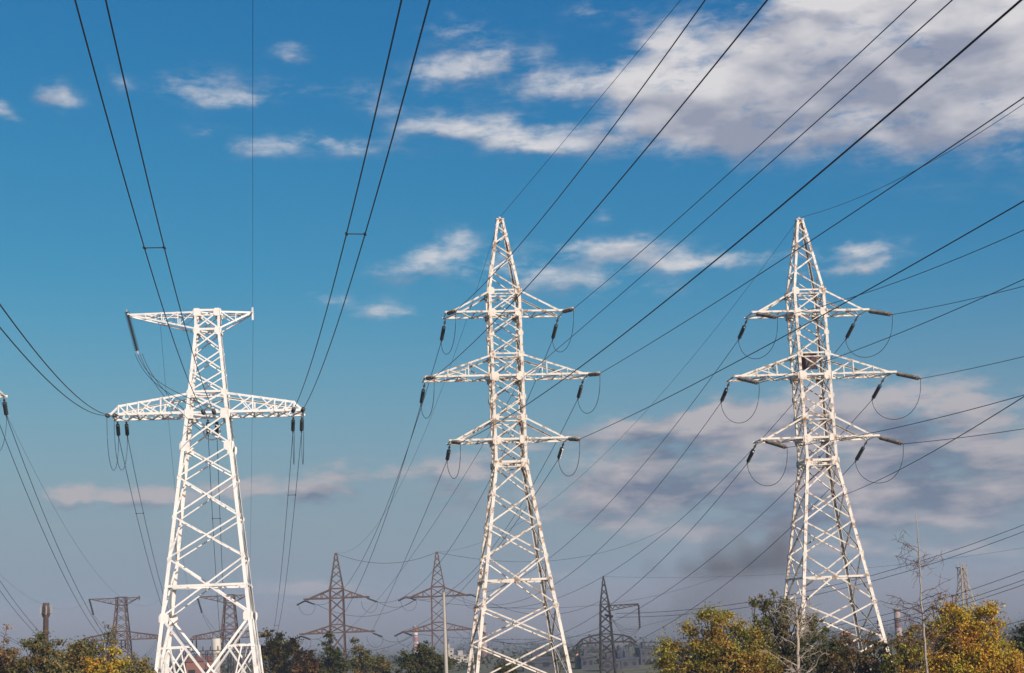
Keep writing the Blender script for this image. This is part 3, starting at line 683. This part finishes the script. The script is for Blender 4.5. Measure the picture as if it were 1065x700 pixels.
# ------------------------------------------------------------ far buildings, chimneys, pole
def lathe(b, prof, n=20):
    k = len(b.v)
    for z, r_ in prof:
        for j in range(n): t = 2*math.pi*j/n; b.v.append((r_*math.cos(t), r_*math.sin(t), z))
    for i in range(len(prof)-1):
        for j in range(n): b.f.append((k+i*n+j, k+i*n+(j+1)%n, k+(i+1)*n+(j+1)%n, k+(i+1)*n+j))
    b.f.append(tuple(k+(len(prof)-1)*n+j for j in range(n)))
def banded(name, c1, c2, h, n):
    m = bpy.data.materials.new(name); m.use_nodes = True; t = m.node_tree; b = t.nodes['Principled BSDF']; b.inputs['Roughness'].default_value = .85
    tcn = t.nodes.new('ShaderNodeTexCoord'); s_ = t.nodes.new('ShaderNodeSeparateXYZ'); t.links.new(tcn.outputs['Object'], s_.inputs[0])
    fr = mth('FRACT', mth('MULTIPLY', s_.outputs[2], n/h, t=t), t=t); st_ = mth('GREATER_THAN', fr, .5, t=t)
    t.links.new(mixc(st_, c1, c2, t), b.inputs['Base Color']); return m
def chimney(u, v, Y, half_px, label, m, base=-6, rings=True):
    p = at(u, v, Y); H_ = p.z-base; r_ = half_px*Y/F
    root = empty('chimney', (p.x,Y,base)); tag(root, label, 'chimney', 'industrial chimneys')
    b = MB(); lathe(b, [(0,r_*1.35),(H_*.5,r_*1.12),(H_,r_)]); b.build('shaft', m, root, smooth=True)
    if rings:
        for zz_ in (H_-.25,H_*.72):
            b = MB(); lathe(b, [(zz_-.2,r_*1.3),(zz_-.2,r_*1.5),(zz_,r_*1.5),(zz_,r_*1.3)]); b.build('platform', M_dark, root)
    return p
M_band = banded('red_white_bands', (.33,.13,.11), (.60,.52,.50), 14, 4.0)
M_band2 = banded('brown_white_bands', (.15,.09,.08), (.36,.28,.26), 16, 2.6)
chimney(432, 651, 620, 2.1, 'thin red and white banded chimney under the arm of the pole-side brown tower', M_band)
chimney(502, 648, 620, 2.8, 'brown and white banded chimney behind the left leg of the middle white tower', M_band2)
chimney(932.5, 633, 500, 3.0, 'brown banded chimney seen between the right white tower and the birch', M_band2)
chimney(914, 645, 560, 2.0, 'paler banded chimney just beside the leg of the right white tower', M_band)
chimney(600, 680, 420, 2.0, 'short pale orange chimney at the foot of the middle white tower', mat('orange_brick', (.55,.30,.18), .9), rings=False)
# telecom mast at the far left
p = at(48, 627, 260); root = empty('chimney_mast', (p.x,260,-6)); tag(root, 'brown chimney with antennas and platforms above the left trees', 'chimney')
H_ = p.z+6; b = MB(); lathe(b, [(0,.55),(H_-2.4,.42),(H_-2.2,.62),(H_,.5)]); b.build('shaft', M_rust, root, smooth=True)
b = MB()
for zz_, rr_ in ((H_-1.7,.9),(H_-4.9,.8)):
    lathe(b, [(zz_-.12,.45),(zz_-.12,rr_),(zz_,rr_),(zz_,.45)])
b.build('platform', M_rust, root)
for k in range(5):
    t_ = 2*math.pi*k/5; b = MB(); b.bar((.9*math.cos(t_),.9*math.sin(t_),H_-2.0), (.9*math.cos(t_),.9*math.sin(t_),H_-.5), .14); b.build('antenna', M_conc, root)
# pale elevated tank
p = at(225, 664, 330); root = empty('storage_tower', (p.x,330,-6)); tag(root, 'pale cylindrical tower seen between the legs of the whitest tower', 'silo')
H_ = p.z+6; b = MB(); lathe(b, [(H_-3.6,.78),(H_-3.3,.95),(H_-.15,1.0),(H_,.85)]); b.build('tank', mat('off_white_paint', (.58,.55,.48), .6), root, smooth=True)
b = MB(); lathe(b, [(0,.85),(H_-3.5,.72)]); b.build('shaft', M_conc, root, smooth=True)
# lamp pole
p = at(461.5, 616, 150); root = empty('slender_pole', (p.x,150,0)); tag(root, 'slender pale concrete pole left of the middle white tower', 'pole')
b = MB(); lathe(b, [(0,.19),(p.z,.115)]); b.build('shaft', mat('pale_concrete', (.38,.355,.31), .8), root, smooth=True)
b = MB(); lathe(b, [(p.z,.13),(p.z+.12,.13),(p.z+.22,.05)]); b.build('cap', M_galv, root)
# substation frames
def gantry(x, y, w_, h_, label):
    root = empty('substation_frame', (x,y,-6)); tag(root, label, 'gantry', 'low substation frames')
    for q in (-w_/2,0,w_/2):
        b = MB()
        for e in (-.3,.3): b.bar((q+e,0,0), (q+e*.6,0,h_), .14)
        for k in range(6): b.bar((q-.3*(1 if k % 2 else -1),0,h_*k/6), (q+.3*(1 if k % 2 else -1),0,h_*(k+1)/6), .08)
        b.build('post', M_dark, root)
    b = MB(); b.bar((-w_/2,0,h_), (w_/2,0,h_), .16); b.bar((-w_/2,0,h_-.7), (w_/2,0,h_-.7), .14)
    for k in range(12): b.bar((-w_/2+w_*k/12,0,h_-.7*(k % 2)), (-w_/2+w_*(k+1)/12,0,h_-.7*((k+1) % 2)), .08)
    b.build('beam', M_dark, root)
    for k in range(6):
        b = MB(); x_ = -w_/2+w_*(k+.5)/6; b.tube([(x_,0,h_-.7),(x_,0,h_-1.7)], .16, 7); b.tube([(x_,0,h_),(x_,0,h_+.9)], [.17,.1], 7); b.build('bushing', M_rust, root)
gantry(-64, 320, 9, 9.3, 'dark substation frame left of the pale cylindrical tower')
gantry(-55.5, 318, 6, 9.2, 'dark substation frame right of the pale cylindrical tower')
# buildings
def win_mat(name, wall, glass, sx, sz, frame=.35):
    m = bpy.data.materials.new(name); m.use_nodes = True; t = m.node_tree; b = t.nodes['Principled BSDF']; b.inputs['Roughness'].default_value = .8
    tcn = t.nodes.new('ShaderNodeTexCoord'); s_ = t.nodes.new('ShaderNodeSeparateXYZ'); t.links.new(tcn.outputs['Object'], s_.inputs[0])
    n_ = t.nodes.new('ShaderNodeTexNoise'); n_.inputs['Scale'].default_value = .6; t.links.new(tcn.outputs['Object'], n_.inputs[0])
    t.links.new(mixc(n_.outputs[0], tuple(c*.75 for c in wall), tuple(c*1.15 for c in wall), t), b.inputs['Base Color'])
    return m
M_wall_p = win_mat('pale_render', (.46,.42,.36), None, 1, 1); M_wall_b = win_mat('grey_blue_wall', (.055,.06,.08), None, 1, 1)
M_wall_r = win_mat('red_brown_wall', (.24,.11,.08), None, 1, 1)
M_win = mat('dark_window', (.03,.035,.04), .25)
def building(u, vtop, Y, wpx, dep, label, m, roof='flat', base=-6, storeys=3):
    p = at(u, vtop, Y); H_ = p.z-base; w_ = wpx*Y/F
    root = empty('industrial_building', (p.x,Y,base), .05); tag(root, label, 'building', 'industrial buildings in the distance')
    b = MB(); b.box(-w_/2,w_/2,0,dep,0,H_); b.build('wall', m, root)
    b = MB()
    if roof == 'flat':
        b.box(-w_/2-.2,w_/2+.2,-.2,dep+.2,H_,H_+.5); b.box(-w_*.2,w_*.1,dep*.3,dep*.6,H_+.5,H_+2)
    else:
        b.add([(-w_/2-.3,-.3,H_),(w_/2+.3,-.3,H_),(w_/2+.3,dep+.3,H_),(-w_/2-.3,dep+.3,H_),(-w_/2-.3,dep/2,H_+1.1),(w_/2+.3,dep/2,H_+1.1)],
              [(0,1,5,4),(2,3,4,5),(0,4,3),(1,2,5),(0,3,2,1)])
    b.build('roof', M_wall_r if roof != 'flat' else (M_wall_b if m is M_wall_b else M_conc), root)
    nw = max(2, int(w_/3.2)); sh = H_/storeys
    for i in range(nw):
        for k in range(storeys):
            x0 = -w_/2+w_*(i+.28)/nw; b = MB(); b.box(x0, x0+w_/nw*.45, -.05, -.004, sh*k+sh*.35, sh*k+sh*.75); b.build('window', M_win, root)
building(207, 688, 345, 30, 9, 'low building with a rust-red roof between the legs of the whitest tower', M_wall_r, 'gable', storeys=1)
building(467, 676, 560, 9, 14, 'pale block peeping out right of the slender pole', M_wall_p, storeys=3)
building(480, 683, 540, 16, 12, 'lower pale building beside the pale block', M_wall_p, storeys=2)
building(672, 676, 430, 12, 10, 'blue-grey block in the haze left of the autumn trees', M_wall_b, storeys=2)
building(655, 686, 400, 18, 10, 'low wide grey building in the haze below the dark tower', M_wall_b, storeys=1)
building(611, 684, 410, 13, 10, 'grey hall in the haze by the foot of the middle white tower', M_wall_b, storeys=1)

building(636, 688, 385, 18, 9, 'long dark factory hall straight behind the dark tower', M_wall_b, storeys=1)
building(646, 679, 445, 7, 9, 'narrow dark tower block in the haze right of the dark tower', M_wall_b, storeys=2)
building(560, 686, 410, 30, 9, 'hazy hall seen through the base of the middle white tower', M_wall_b, storeys=1)
# ------------------------------------------------------------ vegetation
def leaves_obj(name, m, centres, radii, counts, size, parent=None, loc=None, seed=1, flat=.75, kind=None):
    rg = np.random.default_rng(seed)
    c = np.repeat(np.array(centres), counts, 0); rr_ = np.repeat(np.array(radii), counts)
    n_ = len(c); d = rg.normal(size=(n_,3)); d /= np.linalg.norm(d, axis=1)[:,None]
    rad = rr_*np.abs(rg.normal(0,.62,n_)+.15); p = c+d*rad[:,None]*np.array([1,1,flat])
    a = rg.normal(size=(n_,3))+np.array([0,0,.6]); a /= np.linalg.norm(a,axis=1)[:,None]
    t = rg.normal(size=(n_,3)); u = np.cross(a,t); u /= np.linalg.norm(u,axis=1)[:,None]; w = np.cross(a,u)
    s = (size*rg.uniform(.55,1.25,n_))[:,None]
    V = np.stack([p-u*s*.5, p+w*s*.32+a*s*.1, p+u*s*.5, p-w*s*.32+a*s*.1],1).reshape(-1,3)
    me = bpy.data.meshes.new(name); me.vertices.add(4*n_); me.vertices.foreach_set('co', V.astype(np.float32).ravel())
    me.loops.add(4*n_); me.loops.foreach_set('vertex_index', np.arange(4*n_, dtype=np.int32))
    me.polygons.add(n_); me.polygons.foreach_set('loop_start', np.arange(0,4*n_,4, dtype=np.int32)); me.polygons.foreach_set('loop_total', np.full(n_,4,dtype=np.int32))
    me.update(calc_edges=True); me.materials.append(m)
    o = bpy.data.objects.new(name, me); col.objects.link(o)
    if parent: o.parent = parent
    if loc is not None: o.location = loc
    return o
def limb(b, p0, p1, r0_, r1_, rg, n=5, wob=.12, droop=0):
    p0 = Vector(p0); p1 = Vector(p1); L_ = (p1-p0).length; pts = []; rs = []
    for i in range(n+1):
        t = i/n; p = p0+(p1-p0)*t; k = math.sin(math.pi*t)*L_*wob
        p += Vector((rg.uniform(-1,1),rg.uniform(-1,1),rg.uniform(-.3,.9)-droop))*k*.5 if 0 < i < n else Vector((0,0,0))
        pts.append(p); rs.append(r0_+(r1_-r0_)*t)
    b.tube(pts, rs, 5); return pts
def tree(label, u, vtop, Y, wpx, m, seed, lm_size=.24, nl=9000, nclump=70, lobes=None, name='tree', cat_='tree', bark=None, low=.18, trunk_r=.16, fill=1.0, group=None, rc=(.35,.8)):
    """a trunk, limbs to every leaf clump, and leaves; lobes = [(dx, z0, z1, half width)] as fractions of the crown"""
    rg = random.Random(seed); top = at(u, vtop, Y); gz_ = gz(top.x, Y); H_ = (top.z-gz_)*1.05; W = wpx*Y/F/2
    root = empty(name, (top.x,Y,gz_)); tag(root, label, cat_, group)
    lobes = lobes or [(0,low,1,1.0)]
    cs = []; rs = []; tot = sum(l[3]*(l[2]-l[1]) for l in lobes)
    nclump = int(nclump*1.9); rc = (rc[0]*.8, rc[1]*.8); nl = int(nl*1.25)
    for (dx, a, b_, hw) in lobes:
        for _ in range(int(nclump*hw*(b_-a)/tot)):
            th = rg.uniform(0,2*math.pi); ph = math.acos(rg.uniform(-1,1)); rr_ = rg.uniform(.25,1)**.5*(.80+.32*rg.random())
            z = (a+b_)/2*H_+math.cos(ph)*rr_*(b_-a)/2*H_*.92
            x = dx*W+math.sin(ph)*math.cos(th)*rr_*hw*W*.9; y = math.sin(ph)*math.sin(th)*rr_*hw*W*.8
            cs.append((x,y,z)); rs.append(rg.uniform(*rc))
    tb = MB(); tt = Vector((rg.uniform(-.1,.1)*W,0,H_*.72))
    tp = limb(tb, (0,0,-.3), tt, trunk_r, trunk_r*.35, rg, 7, .04); tb.build('trunk', bark or M_bark, root, smooth=True)
    lb = MB()
    for c_ in cs:
        z0 = min(max(c_[2]*.55, H_*.12), H_*.7); k = z0/(H_*.72); q = min(6, int(k*7)); st_ = tp[q].lerp(tp[q+1], min(1,k*7-q))
        limb(lb, st_, c_, trunk_r*.32, .018, rg, 4, .18)
    lb.build('limbs', bark or M_bark, root, smooth=True)
    cn = [max(6,int(nl/len(cs)*fill*rg.uniform(.35,1.65)*(r_/((rc[0]+rc[1])/2))**1.5)) for r_ in rs]
    leaves_obj('crown', m, cs, rs, cn, lm_size, parent=root, seed=seed)
    return root
def bare_tree(label, pts_px, Y, r0_, seed, bark, spread=1.6, nb=26, tw=8, cat_='tree', droop=.6, zone=(.25,.9), side=0, twm=None, leaf=None):
    "leafless tree: stem through the given points, drooping branches, each with fine twigs"
    rg = random.Random(seed); P = [at(u,v,Y) for u,v in pts_px]; base = Vector((P[0].x,Y,gz(P[0].x,Y)))
    root = empty('bare_tree', base); tag(root, label, cat_)
    P = [Vector((P[0].x,Y,base.z-.2))]+P; P = [p-base for p in P]; n_ = len(P)
    fine = []; 
    for i in range(n_-1):
        for k in range(5): fine.append(P[i].lerp(P[i+1],k/5)+Vector((rg.uniform(-.03,.03),rg.uniform(-.03,.03),0)))
    fine.append(P[-1]); b = MB(); b.tube(fine, [r0_*(1-i/len(fine))**.8+.018 for i in range(len(fine))], 7); b.build('trunk', bark, root, smooth=True)
    H_ = P[-1].z; bb = MB(); tb = MB(); tips = []
    for k in range(nb):
        h = rg.uniform(*zone)*H_; j = min(range(len(fine)), key=lambda i: abs(fine[i].z-h)); s_ = fine[j]
        th = rg.uniform(0,2*math.pi); L_ = spread*rg.uniform(.45,1.1)*(1.15-h/H_*.7)
        e = s_+Vector((math.cos(th)*L_+side*L_*.3, math.sin(th)*L_, L_*rg.uniform(.2,.9)*(1 if droop < .9 else .6)))
        pts = limb(bb, s_, e, r0_*.34*(1.1-h/H_)+.012, .014, rg, 5, .2)
        for q in range(tw):
            a0 = pts[rg.randint(1,5)]; e2 = a0+Vector((rg.uniform(-.6,.6),rg.uniform(-.6,.6),rg.uniform(-.9,.5)*droop+.1))*rg.uniform(.6,1.2)
            pp = limb(tb, a0, e2, .013, .007, rg, 3, .25, .3); tips.append(e2)
            for _ in range(2):
                a1 = pp[rg.randint(1,3)]; tb.tube([a1, a1+Vector((rg.uniform(-.4,.4),rg.uniform(-.4,.4),rg.uniform(-.5,.25)))], [.009,.006], 3)
    bb.build('limbs', bark if bark is M_pale else M_twig, root, smooth=True); tg = tb.build('twigs', twm or M_twig, root); tg['kind'] = 'stuff'
    if leaf:
        leaves_obj('leaves', leaf, [tuple(t) for t in tips], [.22]*len(tips), [3]*len(tips), .13, parent=root, seed=seed)
    return root
G1 = 'autumn trees and bushes on the right'; G2 = 'trees and bushes on the left'; G3 = 'trees between the towers'
tree('bushy orange and yellow autumn tree left of the right white tower', 742, 629, 98, 122, LM_orange, 11, .155, 46000, 150, group=G1, rc=(.45,1.0),
     lobes=[(-.45,.05,.78,.6),(.1,.1,1.0,.6),(.55,.1,.82,.5),(-.1,0,.55,.9),(-.72,.1,.6,.35)], trunk_r=.2)
tree('dark slim-topped tree between the orange tree and the pale bare tree', 786, 616, 108, 50, LM_olive, 12, .2, 5500, 46, group=G1, lobes=[(0,.05,1,.55),(.2,.05,.72,.9)], rc=(.25,.6))
tree('loose dark olive tree in front of the legs of the right white tower', 812, 604, 104, 100, LM_olive, 13, .16, 21000, 130, group=G1,
     lobes=[(-.15,.1,.98,.5),(.25,.05,.9,.6),(-.5,.0,.66,.5),(.7,.0,.72,.5)], rc=(.2,.65), fill=.9)
bare_tree('pale bare tree with a forked white stem before the right white tower', [(830,700),(829.5,665),(829,640),(826,618)], 90, .11, 21, M_pale, 2.1, 34, 5, droop=.5, zone=(.15,.95), twm=M_pale)
tree('brown-olive bush below the right leg of the right white tower', 893, 655, 93, 70, LM_red, 14, .17, 11000, 80, group=G1, lobes=[(-.4,0,.92,.6),(.4,0,1,.6)], rc=(.25,.6))
tree('low dark bush under the lattice of the right white tower', 852, 656, 97, 70, LM_green, 30, .17, 9000, 70, group=G1, lobes=[(-.3,0,1,.7),(.5,0,.9,.6)], rc=(.25,.6))
tree('yellowish bush at the foot of the birch', 937, 648, 91, 56, LM_orange, 15, .17, 9500, 70, group=G1, lobes=[(-.2,0,.9,.7),(.4,0,1,.6)], rc=(.25,.6))
bare_tree('tall white-stemmed birch, bare, its crooked thin branches against the sky', [(963,690),(961,660),(958,625),(957,590),(955,565),(953,535)], 88, .055, 22, M_birch, 2.6, 30, 5, droop=1.1, zone=(.3,.84), side=-.3)
tree('golden yellow autumn tree, roundest and brightest, near the right edge', 1003, 612, 94, 118, LM_gold, 16, .155, 50000, 150, group=G1, rc=(.45,1.0),
     lobes=[(-.35,.05,.98,.6),(.25,.05,.93,.6),(0,0,.7,.95),(.65,0,.55,.35)], trunk_r=.2)
tree('thin reddish half-bare tree between birch and golden tree', 983, 612, 97, 50, LM_red, 17, .13, 2600, 60, group=G1, lobes=[(0,.3,1,1)], rc=(.25,.6))
tree('dark tree cut by the right edge', 1066, 650, 135, 34, LM_green, 18, .24, 6000, 44, group=G1)
# left
tree('brownish dark tree cut by the left edge', 4, 654, 118, 60, LM_red, 31, .2, 10000, 70, group=G2, lobes=[(-.1,0,1,.8),(.5,0,.85,.5)])
tree('olive tree beneath the brown chimney', 48, 656, 114, 80, LM_olive, 32, .2, 18000, 100, group=G2, lobes=[(-.35,0,.98,.6),(.35,0,.9,.7)])
tree('olive bush at the left, behind the yellow bushes', 86, 662, 112, 46, LM_olive, 33, .2, 8000, 50, group=G2)
tree('bright yellow-green bush left of the whitest tower', 110, 671, 96, 60, LM_gold, 34, .17, 11000, 70, group=G2, lobes=[(-.4,0,.88,.6),(.3,0,1,.7)], rc=(.25,.6))
tree('tan bush right against the left leg of the whitest tower', 146, 680, 95, 44, LM_tan, 35, .17, 7000, 50, group=G2, rc=(.25,.6))
tree('yellow low bush in the bottom left, before the olive tree', 66, 684, 93, 44, LM_tan, 36, .17, 6000, 44, group=G2, rc=(.25,.6))
tree('sparse tan tree in front of the left flat-topped brown tower', 112, 648, 125, 26, LM_tan, 37, .17, 900, 26, group=G2, lobes=[(0,.35,1,1)], rc=(.2,.5), trunk_r=.08)
# between the towers
tree('wide brown-green tree right of the whitest tower', 289, 655, 196, 60, LM_olive, 41, .34, 9000, 70, group=G3, lobes=[(-.25,0,1,.6),(.35,0,.86,.65)], rc=(.5,1.1), trunk_r=.2)
tree('tree with a narrow raised top below the free-standing brown tower', 343, 658, 200, 44, LM_green, 42, .34, 6500, 52, group=G3, lobes=[(0,0,1,.5),(0,0,.7,1)], rc=(.45,1.0))
tree('small dark tree with round top, right of the free-standing brown tower', 376, 663, 204, 34, LM_olive, 43, .34, 3600, 36, group=G3, lobes=[(-.2,0,1,.55),(.4,0,.8,.6)], rc=(.4,.9))
tree('low tree filling the gap between the wide and the narrow-topped tree', 316, 676, 192, 34, LM_red, 44, .34, 3000, 34, group=G3, rc=(.45,1.0))
tree('lowest small tree left of the red and white chimney', 396, 684, 198, 22, LM_olive, 45, .34, 1600, 22, group=G3, rc=(.4,.8))
tree('dark green tree at the base of the slender pole', 441, 667, 192, 60, LM_green, 46, .32, 9000, 72, group=G3, lobes=[(0,0,1,.5),(-.5,0,.75,.55),(.5,0,.72,.6)], rc=(.45,1.0))
tree('small bush inside the base of the middle white tower', 526, 692, 190, 26, LM_green, 47, .3, 1600, 22, group=G3, rc=(.4,.8))
# distant woods and scrub on the plain: an uncountable mass
rg = np.random.default_rng(5); cs = []; rs_ = []; cn = []
for Y_ in (470,560,680,820,1000,1250,1700):
    n_ = 190
    for k in range(n_):
        x = rg.uniform(-.42,.42)*Y_; s_ = Y_/330
        cs.append((x, Y_+rg.uniform(-30,60)*s_, -7+rg.uniform(0,.6)*s_)); rs_.append(rg.uniform(1.3,2.9)*s_); cn.append(80)
w_ = leaves_obj('distant_woods', LM_woods, cs, rs_, cn, 1.5, seed=9); tag(w_, 'dark scrub and woods spread over the far plain', 'woods', kind='stuff')
# rough grass on the near field, under everything
cs = [(rg.uniform(-60,60), rg.uniform(70,178)) for _ in range(2500)]
gr = leaves_obj('rough_grass', LM_tan, [(x,y,gz(x,y)+.15) for x,y in cs], [.7]*len(cs), [9]*len(cs), .3, seed=10, flat=.3); tag(gr, 'rough dry grass on the field under the towers', 'grass', kind='stuff')

# ------------------------------------------------------------ air and smoke
def volume_mat(name, colr, dens_, aniso):
    m = bpy.data.materials.new(name); m.use_nodes = True; t = m.node_tree; t.nodes.clear()
    v = t.nodes.new('ShaderNodeVolumePrincipled'); v.inputs['Color'].default_value = (*colr,1); v.inputs['Density'].default_value = dens_; v.inputs['Anisotropy'].default_value = aniso
    o = t.nodes.new('ShaderNodeOutputMaterial'); t.links.new(v.outputs[0], o.inputs['Volume']); return m, t, v
mh, _, _ = volume_mat('dusty_air', (.60,.76,.92), .00030, .0)
b = MB(); b.box(-6100,6100,-500,9100,-8.2,75); h_ = b.build('haze', mh); tag(h_, 'pale dusty air over the whole plain', 'haze', kind='stuff')
mb_, _, _ = volume_mat('low_smoke', (.68,.74,.82), .0032, .0)
b = MB(); b.box(-2400,2400,600,2600,-7.6,24); sb_ = b.build('low_smoke', mb_); tag(sb_, 'low grey smoke lying over the far industrial plain', 'smoke', kind='stuff')
ms, t, v = volume_mat('dark_smoke', (.28,.23,.25), .03, .0)
tcn = t.nodes.new('ShaderNodeTexCoord'); n_ = t.nodes.new('ShaderNodeTexNoise'); t.links.new(tcn.outputs['Object'], n_.inputs[0]); n_.inputs['Scale'].default_value = .035; n_.inputs['Detail'].default_value = 4
ln = vmth('LENGTH', vmth('MULTIPLY', tcn.outputs['Object'], (1/66,1/32,1/36), t), t=t)
e_ = mth('MULTIPLY', mth('SUBTRACT', mth('MULTIPLY_ADD', n_.outputs[0], 2.4, -.2, t=t), ln, t=t), .055, t=t)
t.links.new(mth('MAXIMUM', e_, 0.0, t=t), v.inputs['Density'])
pc = at(748, 625, 900); bm = __import__('bmesh').new(); __import__('bmesh').ops.create_icosphere(bm, subdivisions=3, radius=1)
for q in bm.verts: q.co = Vector((q.co.x*82, q.co.y*40, q.co.z*44))
me = bpy.data.meshes.new('smoke_plume'); bm.to_mesh(me); me.materials.append(ms); o = bpy.data.objects.new('smoke_plume', me); col.objects.link(o); o.location = (pc.x,900,pc.z)
o.rotation_euler = (0,R(-25),0); tag(o, 'dark smoke drifting up from the industrial plain left of the right white tower', 'smoke', kind='stuff')
